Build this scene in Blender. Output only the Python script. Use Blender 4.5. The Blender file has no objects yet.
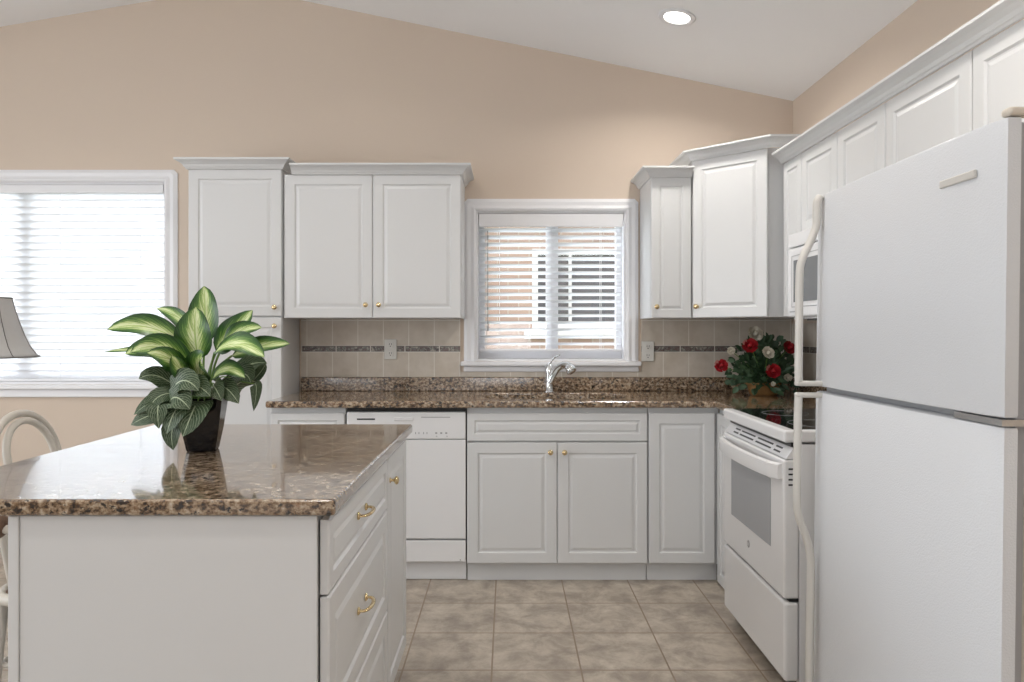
import bpy, bmesh, math, random
from mathutils import Vector, Matrix, Quaternion
from math import pi, sin, cos, radians as R

S = bpy.context.scene
COL = S.collection
random.seed(7)

# ------------------------------------------------------------------ camera, light, exposure
H = 1.258                      # eye height
D = 4.225                      # back wall
XR = 1.66                      # right wall
XL = -4.6
YF = -4.2                      # wall behind the camera
cd = bpy.data.cameras.new('camera'); cam = bpy.data.objects.new('camera', cd); COL.objects.link(cam)
cam.location = (0, 0, H); cam.rotation_euler = (R(90), 0, 0)
cd.sensor_width = 36; cd.lens = 725 * 36 / 1024
cd.shift_x = 4 / 1024; cd.shift_y = -10 / 1024
cd.clip_start = 0.05
S.camera = cam
S.view_settings.view_transform = 'Standard'; S.view_settings.look = 'None'
S.view_settings.gamma = 1; S.view_settings.use_curve_mapping = False
S.view_settings.exposure = -0.12

w = bpy.data.worlds.new('world'); S.world = w; w.use_nodes = True
bg = w.node_tree.nodes['Background']; bg.inputs[0].default_value = (.88, .94, 1, 1); bg.inputs[1].default_value = 2.2
# hazy sky, brightest low in the north-west, beyond the dining window
_n = w.node_tree.nodes; _l = w.node_tree.links
_tc = _n.new('ShaderNodeTexCoord'); _dot = _n.new('ShaderNodeVectorMath'); _dot.operation = 'DOT_PRODUCT'
_gd = Vector((-.58, .80, .16)).normalized(); _dot.inputs[1].default_value = _gd
_mr = _n.new('ShaderNodeMapRange'); _mr.interpolation_type = 'SMOOTHSTEP'
for _k, _v in ((1, .55), (2, .97), (3, 2.0), (4, 18.0)): _mr.inputs[_k].default_value = _v
_l.new(_tc.outputs['Generated'], _dot.inputs[0]); _l.new(_dot.outputs['Value'], _mr.inputs[0]); _l.new(_mr.outputs[0], bg.inputs[1])

def lamp(name, kind, loc, rot, energy, color=(1, 1, 1), size=None, sy=None, **kw):
    l = bpy.data.lights.new(name, kind); l.energy = energy; l.color = color
    if kind == 'AREA':
        l.size = size
        if sy: l.shape = 'RECTANGLE'; l.size_y = sy
    for k, v in kw.items(): setattr(l, k, v)
    o = bpy.data.objects.new(name, l); COL.objects.link(o); o.location = loc; o.rotation_euler = rot
    return o
lamp('sun', 'SUN', (0, 0, 8), (R(48), 0, R(-20)), .5, (1, .96, .9), angle=R(3))
# added cool fill lamps just inside the windowless rear and left walls
lamp('rear_fill', 'AREA', (-1.3, YF + .06, 1.3), (R(122), 0, 0), 88, (.90, .95, 1), 3.4, 2.1)
lamp('side_fill', 'AREA', (XL + .06, .9, 1.45), (R(90), 0, R(-90)), 100, (.88, .94, 1), 2.6, 1.6)

# ------------------------------------------------------------------ materials
MATS = {}
def mat(name, color, rough=.5, metal=0, spec=.5, **kw):
    m = bpy.data.materials.new(name); m.use_nodes = True
    b = m.node_tree.nodes['Principled BSDF']
    b.inputs['Base Color'].default_value = (*color, 1); b.inputs['Roughness'].default_value = rough
    b.inputs['Metallic'].default_value = metal; b.inputs['Specular IOR Level'].default_value = spec
    for k, v in kw.items(): b.inputs[k.replace('_', ' ')].default_value = v
    MATS[name] = m
    return m
def N(m, t, **kw):
    n = m.node_tree.nodes.new(t)
    for k, v in kw.items():
        if hasattr(n, k): setattr(n, k, v)
    return n
def L(m, a, b): m.node_tree.links.new(a, b)
def bsdf(m): return m.node_tree.nodes['Principled BSDF']
def coords(m, kind='Object'): return N(m, 'ShaderNodeTexCoord').outputs[kind]
def noise(m, vec, scale, detail=3, rough=.5, dist=0):
    n = N(m, 'ShaderNodeTexNoise'); n.inputs['Scale'].default_value = scale; n.inputs['Detail'].default_value = detail
    n.inputs['Roughness'].default_value = rough; n.inputs['Distortion'].default_value = dist
    L(m, vec, n.inputs['Vector']); return n.outputs['Fac']
def ramp(m, fac, stops, interp='LINEAR'):
    r = N(m, 'ShaderNodeValToRGB'); r.color_ramp.interpolation = interp
    e = r.color_ramp.elements
    while len(e) < len(stops): e.new(.5)
    for i, (p, c) in enumerate(stops):
        e[i].position = p; e[i].color = (*c, 1) if len(c) == 3 else c
    L(m, fac, r.inputs[0]); return r.outputs[0]
def mix(m, fac, a, b, mode='MIX'):
    x = N(m, 'ShaderNodeMix', data_type='RGBA', blend_type=mode)
    for s, i in ((fac, 0), (a, 6), (b, 7)):
        if hasattr(s, 'links'): L(m, s, x.inputs[i])
        elif i: x.inputs[i].default_value = (*s, 1)
        else: x.inputs[0].default_value = s
    return x.outputs[2]
def bump(m, fac, strength, dist=.002):
    b = N(m, 'ShaderNodeBump'); b.inputs['Strength'].default_value = strength; b.inputs['Distance'].default_value = dist
    L(m, fac, b.inputs['Height']); L(m, b.outputs[0], bsdf(m).inputs['Normal'])
def mottle(name, color, rough, amt=.03, scale=6, bumps=None, **kw):
    m = mat(name, color, rough, **kw)
    c = coords(m)
    f = noise(m, c, scale, 2)
    a = tuple(max(0, x * (1 - amt)) for x in color); b = tuple(min(1, x * (1 + amt)) for x in color)
    L(m, mix(m, f, a, b), bsdf(m).inputs['Base Color'])
    if bumps: bump(m, noise(m, c, bumps[0], 2), bumps[1], bumps[2])
    return m
def s2l(*c): return tuple(((x / 255) / 12.92 if x / 255 <= .04045 else (((x / 255) + .055) / 1.055) ** 2.4) for x in c)

WALL = mottle('wall_paint', s2l(214, 198, 182), .85, .02, 2, (300, .08, .001))
CEIL = mottle('ceiling_paint', (.92, .92, .93), .9, .01, 3, (200, .15, .001))
TRIM = mottle('white_trim', (.83, .83, .85), .35, .01, 4)
CAB = mottle('white_thermofoil', (.685, .690, .694), .33, .012, 3)
CABIN = mottle('cabinet_inside', (.55, .54, .53), .6)
APPL = mottle('appliance_white', (.80, .80, .81), .22, .01, 5)
FRIDGE = mottle('textured_fridge_white', (.67, .685, .71), .24, .01, 5, (300, .5, .0014))
BEIGE = mottle('beige_plastic', s2l(214, 205, 192), .4)
HANDLE = mottle('bone_plastic', s2l(205, 202, 196), .3)
BLACK = mottle('black_plastic', (.012, .012, .013), .4)
GLASSBLACK = mat('black_ceramic_glass', (.012, .012, .014), .06, 0, .6)
OVENWIN = mottle('oven_window_grey', (.36, .37, .39), .12)
MICROWIN = mottle('microwave_window_grey', (.16, .17, .18), .15)
GREY = mottle('grey_print', (.35, .35, .36), .5)
BRASS = mottle('polished_brass', (.78, .62, .36), .16, .05, 20, metal=1)
CHROME = mottle('chrome', (.78, .79, .8), .08, .01, 4, metal=1)
STEEL = mottle('brushed_steel', (.55, .55, .55), .3, .05, 40, metal=1)
LINEN = mottle('white_outlet_plastic', (.72, .71, .67), .35)
SHADE = mottle('grey_lamp_fabric', (.52, .51, .50), .8, .03, 60)
SHADE2 = mottle('dark_lamp_seam', (.22, .21, .20), .8)
RATTAN = mottle('painted_rattan', s2l(196, 190, 180), .45, .06, 30)
WICKER = mottle('brown_wicker', (.13, .07, .04), .6, .3, 80, (160, .8, .004))
CUSHION = mottle('beige_cushion', (.50, .46, .40), .9, .05, 40)
GRASS = mottle('lawn', (.10, .16, .05), .9, .2, 20)
POT = mottle('black_glazed_pot', (.006, .006, .007), .12)
SOIL = mottle('soil', (.03, .02, .015), .9)
STEM = mottle('green_stem', (.16, .28, .07), .5)
BASKET = mottle('tan_woven_basket', s2l(150, 112, 66), .7, .25, 90, (140, .8, .003))
DARKLEAF = mottle('dark_green_leaf', (.045, .095, .045), .5, .6, 25)
REDP = mottle('red_rose_petal', (.36, .012, .02), .5, .3, 70)
PINKP = mottle('pale_pink_petal', (.62, .28, .25), .5, .2, 70)
WHITEP = mottle('cream_petal', (.72, .68, .58), .6, .1, 70)
FROST = mat('lamp_diffuser', (1, 1, 1), .5)
bsdf(FROST).inputs['Emission Color'].default_value = (1, .97, .92, 1); bsdf(FROST).inputs['Emission Strength'].default_value = 6
DKWIN = mottle('dark_window_glass', (.12, .125, .14), .08, .1, 3)

# translucent blind slats
SLAT = mat('blind_slat', (.86, .86, .86), .4)
t = N(SLAT, 'ShaderNodeBsdfTranslucent'); t.inputs[0].default_value = (.92, .93, .95, 1)
mx = N(SLAT, 'ShaderNodeMixShader'); mx.inputs[0].default_value = .5
L(SLAT, bsdf(SLAT).outputs[0], mx.inputs[1]); L(SLAT, t.outputs[0], mx.inputs[2])
L(SLAT, mx.outputs[0], SLAT.node_tree.nodes['Material Output'].inputs[0])
# window glass
GLASS = mat('window_glass', (1, 1, 1), 0)
tr = N(GLASS, 'ShaderNodeBsdfTransparent'); gl = N(GLASS, 'ShaderNodeBsdfGlossy'); gl.inputs['Roughness'].default_value = 0
mx = N(GLASS, 'ShaderNodeMixShader'); mx.inputs[0].default_value = .05
L(GLASS, tr.outputs[0], mx.inputs[1]); L(GLASS, gl.outputs[0], mx.inputs[2])
L(GLASS, mx.outputs[0], GLASS.node_tree.nodes['Material Output'].inputs[0])

def granite(name):
    m = mat(name, (.3, .25, .2), .15, 0, .6, Coat_Weight=.72, Coat_Roughness=.05, Coat_IOR=1.5)
    c = coords(m)
    mp = N(m, 'ShaderNodeMapping'); mp.inputs['Scale'].default_value = (.8, 1, 1); L(m, c, mp.inputs[0]); c = mp.outputs[0]
    n1 = noise(m, c, 74, 5, .68, 0)
    col = ramp(m, n1, [(.34, s2l(34, 28, 27)), (.42, s2l(80, 62, 48)), (.49, s2l(134, 110, 86)), (.57, s2l(166, 146, 122)), (.68, s2l(198, 186, 168))])
    n2 = noise(m, c, 58, 4, .7, 0)
    col = mix(m, ramp(m, n2, [(.56, (0, 0, 0)), (.61, (1, 1, 1))]), col, s2l(32, 27, 28))
    n3 = noise(m, c, 45, 3, .6, .2)
    col = mix(m, ramp(m, n3, [(.62, (0, 0, 0)), (.72, (.7, .7, .7))]), col, s2l(128, 88, 58))
    L(m, col, bsdf(m).inputs['Base Color'])
    bsdf(m).inputs['IOR'].default_value = 1.6
    return m
GRANITE = granite('brown_granite')

def floor_mat():
    m = mat('stone_floor_tile', (.4, .35, .3), .38)
    c = coords(m)
    mp = N(m, 'ShaderNodeMapping'); mp.inputs['Location'].default_value = (-.271 + 33.1 , -3.02 + 33.1, 0); L(m, c, mp.inputs[0])
    br = N(m, 'ShaderNodeTexBrick', offset=0, squash=1); L(m, mp.outputs[0], br.inputs['Vector'])
    for k, v in (('Scale', 1), ('Mortar Size', .0035), ('Mortar Smooth', .2), ('Bias', 0), ('Brick Width', .331), ('Row Height', .331)):
        br.inputs[k].default_value = v
    br.inputs['Color1'].default_value = (.9, .9, .9, 1); br.inputs['Color2'].default_value = (1, 1, 1, 1)
    n1 = noise(m, c, 7.5, 8, .7, .3)
    st = ramp(m, n1, [(.28, s2l(132, 122, 112)), (.43, s2l(156, 145, 133)), (.55, s2l(178, 167, 153)), (.72, s2l(202, 192, 179))])
    st = mix(m, .6, st, br.outputs['Color'], 'MULTIPLY')
    col = mix(m, br.outputs['Fac'], st, s2l(138, 120, 102))
    L(m, col, bsdf(m).inputs['Base Color'])
    inv = N(m, 'ShaderNodeMath', operation='SUBTRACT'); inv.inputs[0].default_value = 1; L(m, br.outputs['Fac'], inv.inputs[1])
    bump(m, inv.outputs[0], .5, .002)
    return m
FLOOR = floor_mat()

def wall_tile(name, z0, border=False):
    m = mat(name, (.6, .55, .5), .3)
    c = coords(m)
    sp = N(m, 'ShaderNodeSeparateXYZ'); L(m, c, sp.inputs[0])
    ad = N(m, 'ShaderNodeMath', operation='ADD'); L(m, sp.outputs[0], ad.inputs[0]); L(m, sp.outputs[1], ad.inputs[1])
    sz = N(m, 'ShaderNodeMath', operation='SUBTRACT'); L(m, sp.outputs[2], sz.inputs[0]); sz.inputs[1].default_value = z0 - 1.48
    sx = N(m, 'ShaderNodeMath', operation='SUBTRACT'); L(m, ad.outputs[0], sx.inputs[0]); sx.inputs[1].default_value = 1.19 + D - 14.8
    cb = N(m, 'ShaderNodeCombineXYZ'); L(m, sx.outputs[0], cb.inputs[0]); L(m, sz.outputs[0], cb.inputs[1])
    br = N(m, 'ShaderNodeTexBrick', offset=0, squash=1); L(m, cb.outputs[0], br.inputs['Vector'])
    for k, v in (('Scale', 1), ('Mortar Size', .0025), ('Mortar Smooth', .2), ('Bias', 0), ('Brick Width', .2 if border else .148), ('Row Height', .148)):
        br.inputs[k].default_value = v
    n1 = noise(m, c, 9, 5, .6)
    if border:
        st = ramp(m, noise(m, c, 42, 4, .6, 1.5), [(.36, s2l(70, 68, 66)), (.47, s2l(120, 98, 94)), (.53, s2l(105, 112, 108)), (.62, s2l(170, 162, 150))])
        z = N(m, 'ShaderNodeMath', operation='SUBTRACT'); L(m, sp.outputs[2], z.inputs[0]); z.inputs[1].default_value = 1.1535
        ab = N(m, 'ShaderNodeMath', operation='ABSOLUTE'); L(m, z.outputs[0], ab.inputs[0])
        gt = N(m, 'ShaderNodeMath', operation='GREATER_THAN'); L(m, ab.outputs[0], gt.inputs[0]); gt.inputs[1].default_value = .0135
        st = mix(m, gt.outputs[0], st, s2l(92, 86, 82))
    else:
        st = ramp(m, n1, [(.3, s2l(192, 181, 166)), (.7, s2l(211, 202, 190))])
    col = mix(m, br.outputs['Fac'], st, s2l(226, 221, 212))
    L(m, col, bsdf(m).inputs['Base Color'])
    return m
TILE_LO = wall_tile('beige_wall_tile_lower', .988); TILE_HI = wall_tile('beige_wall_tile_upper', 1.171)
TILE_BD = wall_tile('mosaic_border_tile', 1.136, True)

def brick_mat():
    m = mat('pink_brick', (.5, .4, .35), .9)
    c = coords(m)
    sp = N(m, 'ShaderNodeSeparateXYZ'); L(m, c, sp.inputs[0])
    cb = N(m, 'ShaderNodeCombineXYZ'); L(m, sp.outputs[0], cb.inputs[0]); L(m, sp.outputs[2], cb.inputs[1])
    br = N(m, 'ShaderNodeTexBrick'); L(m, cb.outputs[0], br.inputs['Vector'])
    for k, v in (('Scale', 1), ('Mortar Size', .006), ('Bias', 0), ('Brick Width', .22), ('Row Height', .075)): br.inputs[k].default_value = v
    br.inputs['Color1'].default_value = (*s2l(176, 150, 138), 1); br.inputs['Color2'].default_value = (*s2l(192, 168, 156), 1)
    br.inputs['Mortar'].default_value = (*s2l(198, 188, 180), 1)
    L(m, br.outputs['Color'], bsdf(m).inputs['Base Color'])
    return m
BRICK = brick_mat()

def leaf_mat(name, veins):
    m = mat(name, (.1, .3, .05), .5 if veins else .4)
    uv = coords(m, 'UV')
    sp = N(m, 'ShaderNodeSeparateXYZ'); L(m, uv, sp.inputs[0])
    def math_(op, a, b=None):
        n = N(m, 'ShaderNodeMath', operation=op)
        for i, s in enumerate((a, b)):
            if s is None: continue
            if hasattr(s, 'links'): L(m, s, n.inputs[i])
            else: n.inputs[i].default_value = s
        return n.outputs[0]
    u, v = sp.outputs[0], sp.outputs[1]
    av = math_('ABSOLUTE', math_('SUBTRACT', v, .5))          # 0 at the midrib, .5 at the margin
    if veins:                                                   # dark leaf netted with white veins
        ph = math_('SUBTRACT', math_('MULTIPLY', u, 9), math_('MULTIPLY', av, 9))
        fr = math_('ABSOLUTE', math_('SUBTRACT', math_('FRACT', ph), .5))
        a = ramp(m, fr, [(.0, (.9, .9, .9)), (.05, (.3, .3, .3)), (.10, (0, 0, 0))])
        vo = N(m, 'ShaderNodeTexVoronoi', feature='DISTANCE_TO_EDGE'); vo.inputs['Scale'].default_value = 9; L(m, uv, vo.inputs['Vector'])
        b = ramp(m, vo.outputs['Distance'], [(.0, (.4, .4, .4)), (.03, (0, 0, 0))])
        rib = ramp(m, av, [(.012, (1, 1, 1)), (.03, (0, 0, 0))])
        f = mix(m, 1.0, mix(m, 1.0, a, b, 'LIGHTEN'), rib, 'LIGHTEN')
        col = mix(m, f, (.020, .048, .014), (.46, .54, .36))
    else:                                                       # green leaf with a feathered cream heart
        mp = N(m, 'ShaderNodeCombineXYZ')
        L(m, math_('SUBTRACT', math_('MULTIPLY', u, 4), math_('MULTIPLY', av, 6)), mp.inputs[0]); L(m, math_('MULTIPLY', v, .8), mp.inputs[1])
        ns = noise(m, mp.outputs[0], 4.5, 4, .7)
        g = math_('ADD', math_('MULTIPLY', av, 1.75), math_('MULTIPLY', math_('SUBTRACT', ns, .5), 1.5))
        col = ramp(m, g, [(.0, s2l(232, 238, 200)), (.22, s2l(196, 214, 140)), (.38, s2l(112, 150, 66)), (.6, s2l(52, 96, 34)), (.9, s2l(26, 62, 24))])
        rib = ramp(m, av, [(.012, (1, 1, 1)), (.03, (0, 0, 0))])
        col = mix(m, rib, col, s2l(170, 196, 110))
    L(m, col, bsdf(m).inputs['Base Color'])
    return m
LEAF = leaf_mat('variegated_leaf', False); VEIN = leaf_mat('white_veined_leaf', True)

# ------------------------------------------------------------------ mesh helpers
def link(name, bm, m, parent=None, loc=(0, 0, 0), rotz=0, smooth=False, label=None):
    me = bpy.data.meshes.new(name); bmesh.ops.recalc_face_normals(bm, faces=bm.faces); bm.to_mesh(me); bm.free()
    for x in (m if isinstance(m, (list, tuple)) else [m]): me.materials.append(x)
    if smooth:
        for p in me.polygons: p.use_smooth = True
    o = bpy.data.objects.new(name, me); COL.objects.link(o)
    o.parent = parent; o.location = loc; o.rotation_euler = (0, 0, rotz)
    if label: o['label'] = label
    return o
def autosmooth(o, ang=35):
    me = o.data
    for p in me.polygons: p.use_smooth = True
    bm = bmesh.new(); bm.from_mesh(me)
    for e in bm.edges:
        if len(e.link_faces) == 2 and e.calc_face_angle(0) > R(ang): e.smooth = False
    bm.to_mesh(me); bm.free(); return o
def tag(o, label, cat, group=None, kind=None):
    if label: o['label'] = label
    if cat: o['category'] = cat
    if group: o['group'] = group
    if kind: o['kind'] = kind
    return o
def struct(o): o['kind'] = 'structure'; return o
def thing(name, label, cat, loc=(0, 0, 0), rotz=0, group=None, ry=0):
    o = bpy.data.objects.new(name, None); COL.objects.link(o); o.empty_display_size = .1
    o.location = loc; o.rotation_euler = (0, ry, rotz)
    return tag(o, label, cat, group)
def box(bm, x0, x1, y0, y1, z0, z1, bev=0, seg=2, mi=0):
    v = [bm.verts.new((x, y, z)) for x in (x0, x1) for y in (y0, y1) for z in (z0, z1)]
    f = [bm.faces.new([v[i] for i in q]) for q in ((0, 1, 3, 2), (4, 6, 7, 5), (0, 4, 5, 1), (2, 3, 7, 6), (0, 2, 6, 4), (1, 5, 7, 3))]
    for q in f: q.material_index = mi
    if bev:
        es = list({e for q in f for e in q.edges})
        bmesh.ops.bevel(bm, geom=es, offset=bev, segments=seg, profile=.5, affect='EDGES')
    return bm
def bx(*a, **k): return box(bmesh.new(), *a, **k)
def panel(bm, x0, x1, z0, z1, y=0, th=.019, rings=((0, .004), (.004, 0), (.052, 0), (.058, .0055), (.064, .0055), (.078, .0015)), cx=None):
    """slab front facing -Y with routed moulding; rings = (inset, depth)"""
    rs = [(0, th)] + list(rings)
    loops = []
    lim = min(x1 - x0, z1 - z0) / 2 - .004
    for ins, dp in rs:
        ins = min(ins, lim)
        loops.append([bm.verts.new((x, y + dp, z)) for x, z in ((x0 + ins, z0 + ins), (x1 - ins, z0 + ins), (x1 - ins, z1 - ins), (x0 + ins, z1 - ins))])
    bm.faces.new(loops[0][::-1]); bm.faces.new(loops[-1])
    for a, b in zip(loops, loops[1:]):
        for i in range(4):
            bm.faces.new([a[i], a[(i + 1) % 4], b[(i + 1) % 4], b[i]])
    return bm
def lathe(bm, prof, n=20, M=Matrix(), cap=True, mi=0):
    rings = []
    for r, z in prof:
        rings.append([bm.verts.new(M @ Vector((r * cos(2 * pi * i / n), r * sin(2 * pi * i / n), z))) for i in range(n)])
    for a, b in zip(rings, rings[1:]):
        for i in range(n):
            bm.faces.new([a[i], a[(i + 1) % n], b[(i + 1) % n], b[i]]).material_index = mi
    if cap:
        bm.faces.new(rings[0][::-1]).material_index = mi; bm.faces.new(rings[-1]).material_index = mi
    return bm
def tube(bm, pts, r, n=10, squash=(1, 1), closed=False, mi=0):
    pts = [Vector(p) for p in pts]; k = len(pts)
    rr = r if isinstance(r, (list, tuple)) else [r] * k
    rings = []; up = None
    for i, p in enumerate(pts):
        if closed: t = pts[(i + 1) % k] - pts[i - 1]
        else: t = pts[min(i + 1, k - 1)] - pts[max(i - 1, 0)]
        t.normalize()
        if up is None:
            up = Vector((0, 0, 1)) if abs(t.z) < .9 else Vector((0, 1, 0))
        s = t.cross(up).normalized(); up = s.cross(t).normalized()
        rings.append([bm.verts.new(p + (s * cos(2 * pi * j / n) * squash[0] + up * sin(2 * pi * j / n) * squash[1]) * rr[i]) for j in range(n)])
    pr = list(zip(rings, rings[1:])) + ([(rings[-1], rings[0])] if closed else [])
    for a, b in pr:
        for j in range(n): bm.faces.new([a[j], a[(j + 1) % n], b[(j + 1) % n], b[j]]).material_index = mi
    if not closed:
        bm.faces.new(rings[0][::-1]).material_index = mi; bm.faces.new(rings[-1]).material_index = mi
    return bm
def smoothpath(ctrl, n=6):
    c = [Vector(p) for p in ctrl]; out = []
    for i in range(len(c) - 1):
        p0, p1, p2, p3 = c[max(i - 1, 0)], c[i], c[i + 1], c[min(i + 2, len(c) - 1)]
        for j in range(n):
            t = j / n
            out.append(.5 * ((2 * p1) + (p2 - p0) * t + (2 * p0 - 5 * p1 + 4 * p2 - p3) * t * t + (3 * p1 - p0 - 3 * p2 + p3) * t ** 3))
    out.append(c[-1]); return out
def prism(bm, poly, z0, z1, mi=0):
    a = [bm.verts.new((x, y, z0)) for x, y in poly]; b = [bm.verts.new((x, y, z1)) for x, y in poly]
    bm.faces.new(a[::-1]).material_index = mi; bm.faces.new(b).material_index = mi
    for i in range(len(a)): bm.faces.new([a[i], a[(i + 1) % len(a)], b[(i + 1) % len(a)], b[i]]).material_index = mi
    return bm
CROWN = [(0, 0), (.008, 0), (.012, .008), (.016, .010), (.022, .022), (.036, .034), (.050, .040), (.054, .043), (.054, .052), (.0, .052)]
def sweep(bm, path, prof, z):
    """profile (out, up) swept along a flat path, outward = right of travel"""
    P = [Vector((x, y, 0)) for x, y in path]; secs = []
    for i, p in enumerate(P):
        dirs = []
        if i > 0: dirs.append((P[i] - P[i - 1]).normalized())
        if i < len(P) - 1: dirs.append((P[i + 1] - P[i]).normalized())
        ns = [Vector((d.y, -d.x, 0)) for d in dirs]
        n = sum(ns, Vector()).normalized(); sc = 1 / max(.3, n.dot(ns[0]))
        secs.append([bm.verts.new(p + n * sc * o + Vector((0, 0, z + u))) for o, u in prof])
    m = len(prof)
    for a, b in zip(secs, secs[1:]):
        for j in range(m): bm.faces.new([a[j], a[(j + 1) % m], b[(j + 1) % m], b[j]])
    bm.faces.new(secs[0][::-1]); bm.faces.new(secs[-1])
    return bm

# ------------------------------------------------------------------ room shell
struct(link('floor', bx(XL - .15, XR + .15, YF - .15, D + .15, -.08, 0), FLOOR))
def holed_wall(u0, u1, z0, ztop, holes, y0, y1):
    """wall slab in X-Z with rectangular holes; ztop(x) gives the slope"""
    bm = bmesh.new()
    xs = sorted({u0, u1, *[h[0] for h in holes], *[h[1] for h in holes], *[x for x in (APX,) if u0 < x < u1]})
    for a, b in zip(xs, xs[1:]):
        zs = sorted([(h[2], h[3]) for h in holes if h[0] <= a + 1e-6 and h[1] >= b - 1e-6]); z = z0
        def cell(za, zb0, zb1):
            v = [bm.verts.new(p) for p in ((a, y0, za), (b, y0, za), (b, y0, zb1), (a, y0, zb0), (a, y1, za), (b, y1, za), (b, y1, zb1), (a, y1, zb0))]
            for q in ((0, 1, 2, 3), (5, 4, 7, 6), (4, 0, 3, 7), (1, 5, 6, 2), (3, 2, 6, 7), (4, 5, 1, 0)): bm.faces.new([v[i] for i in q])
        for s, e in zs:
            cell(z, s, s); z = e
        cell(z, ztop(a), ztop(b))
    bmesh.ops.remove_doubles(bm, verts=bm.verts, dist=1e-5)
    return bm
APX, APZ = -1.596, 3.266
def ceilz(x): return 2.598 + .205 * (XR - x) if x > APX else APZ - .173 * (APX - x)
W1 = (-.186, .688, 1.083, 1.957)                     # sink window opening
W2 = (-3.75, -1.993, .949, 2.126)                    # dining window opening
struct(link('wall_back', holed_wall(XL - .15, XR + .15, 0, ceilz, [W1, W2], D, D + .15), WALL))
PD = (-3.0, .4, .02, 2.3)
struct(link('wall_front', holed_wall(XL - .15, XR + .15, 0, ceilz, [], YF - .15, YF), WALL))
struct(link('wall_right', bx(XR, XR + .15, YF, D, 0, 2.598), WALL))
struct(link('wall_left', bx(XL - .15, XL, YF, D, 0, ceilz(XL)), WALL))
bm = bmesh.new()
for a, b in ((XL - .15, APX), (APX, XR + .15)):
    za, zb = (ceilz(XL - .15), APZ) if a < APX - .1 else (APZ, ceilz(XR + .15))
    v = [bm.verts.new(p) for p in ((a, YF - .15, za), (b, YF - .15, zb), (b, D + .15, zb), (a, D + .15, za))]
    u = [bm.verts.new(p.co + Vector((0, 0, .1))) for p in v]
    bm.faces.new(v); bm.faces.new(u[::-1])
    for i in range(4): bm.faces.new([v[i], v[(i + 1) % 4], u[(i + 1) % 4], u[i]])
struct(link('ceiling', bm, CEIL))
struct(link('baseboard_back', bx(-3.9, -1.73, D - .014, D - .001, 0, .09, bev=.003), TRIM))

# ------------------------------------------------------------------ windows
CAS = [(0, .0), (.0, .018), (.012, .024), (.03, .016), (.05, .018), (.062, .012), (.07, .008), (.07, 0)]   # (from opening outward, proud)
def window(name, W, sill, wcas, mulls, chamf=True):
    x0, x1, z0, z1 = W
    root = thing(name, None, None, ((x0 + x1) / 2, D, z0)); root['kind'] = 'structure'
    ox, oz = (x0 + x1) / 2, z0
    a, b = x0 - ox, x1 - ox; t = z1 - z0
    # mitred casing: left leg, head, right leg
    bm = bmesh.new(); path = [(a, 0), (a, t), (a, t), (b, t), (b, t), (b, 0)]; secs = []
    nrm = [(-1, 0), (-1, .7), (-.7, 1), (.7, 1), (1, .7), (1, 0)]
    for (px, pz), (nx, nz) in zip(path, nrm):
        k = wcas / .07
        secs.append([bm.verts.new((px + nx * o * k, -pr, pz + nz * o * k)) for o, pr in CAS])
    for s, q in zip(secs, secs[1:]):
        for j in range(len(CAS)): bm.faces.new([s[j], s[(j + 1) % len(CAS)], q[(j + 1) % len(CAS)], q[j]])
    bm.faces.new(secs[0]); bm.faces.new(secs[-1][::-1])
    bmesh.ops.remove_doubles(bm, verts=bm.verts, dist=1e-6)
    link('casing', bm, TRIM, root)
    bm = bx(a - wcas - .018, b + wcas + .012, -.045, -.001, -.028, -.001, bev=.006)
    link('window_sill', bm, TRIM, root)
    bm = bx(a - wcas - .002, b + wcas + .002, -.02, -.001, -sill, -.029, bev=.006)
    link('apron', bm, TRIM, root)
    # jamb liner + sash frames
    bm = bmesh.new()
    box(bm, a, a + .012, .001, .149, .0, t); box(bm, b - .012, b, .001, .149, 0, t)
    box(bm, a + .012, b - .012, .001, .149, 0, .012); box(bm, a + .012, b - .012, .001, .149, t - .012, t)
    link('window_frame', bm, TRIM, root)
    xs = [a + .012] + [m - ox for m in mulls] + [b - .012]
    for p, q in zip(xs, xs[1:]):
        bm = bmesh.new(); s = .035; p += .001; q -= .001
        box(bm, p, p + s, .085, .125, .013, t - .013); box(bm, q - s, q, .085, .125, .013, t - .013)
        box(bm, p + s, q - s, .085, .125, .013, .013 + s + .02); box(bm, p + s, q - s, .085, .125, t - .013 - s, t - .013)
        sash = link('sash', bm, TRIM, root)
        g = link('window_pane', bx(p + s, q - s, .104, .107, .013 + s + .02, t - .013 - s), GLASS, sash)
    return root
window('window_1', W1, .062, .07, [.262])
window('window_2', W2, .076, .07, [-2.87])

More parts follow.
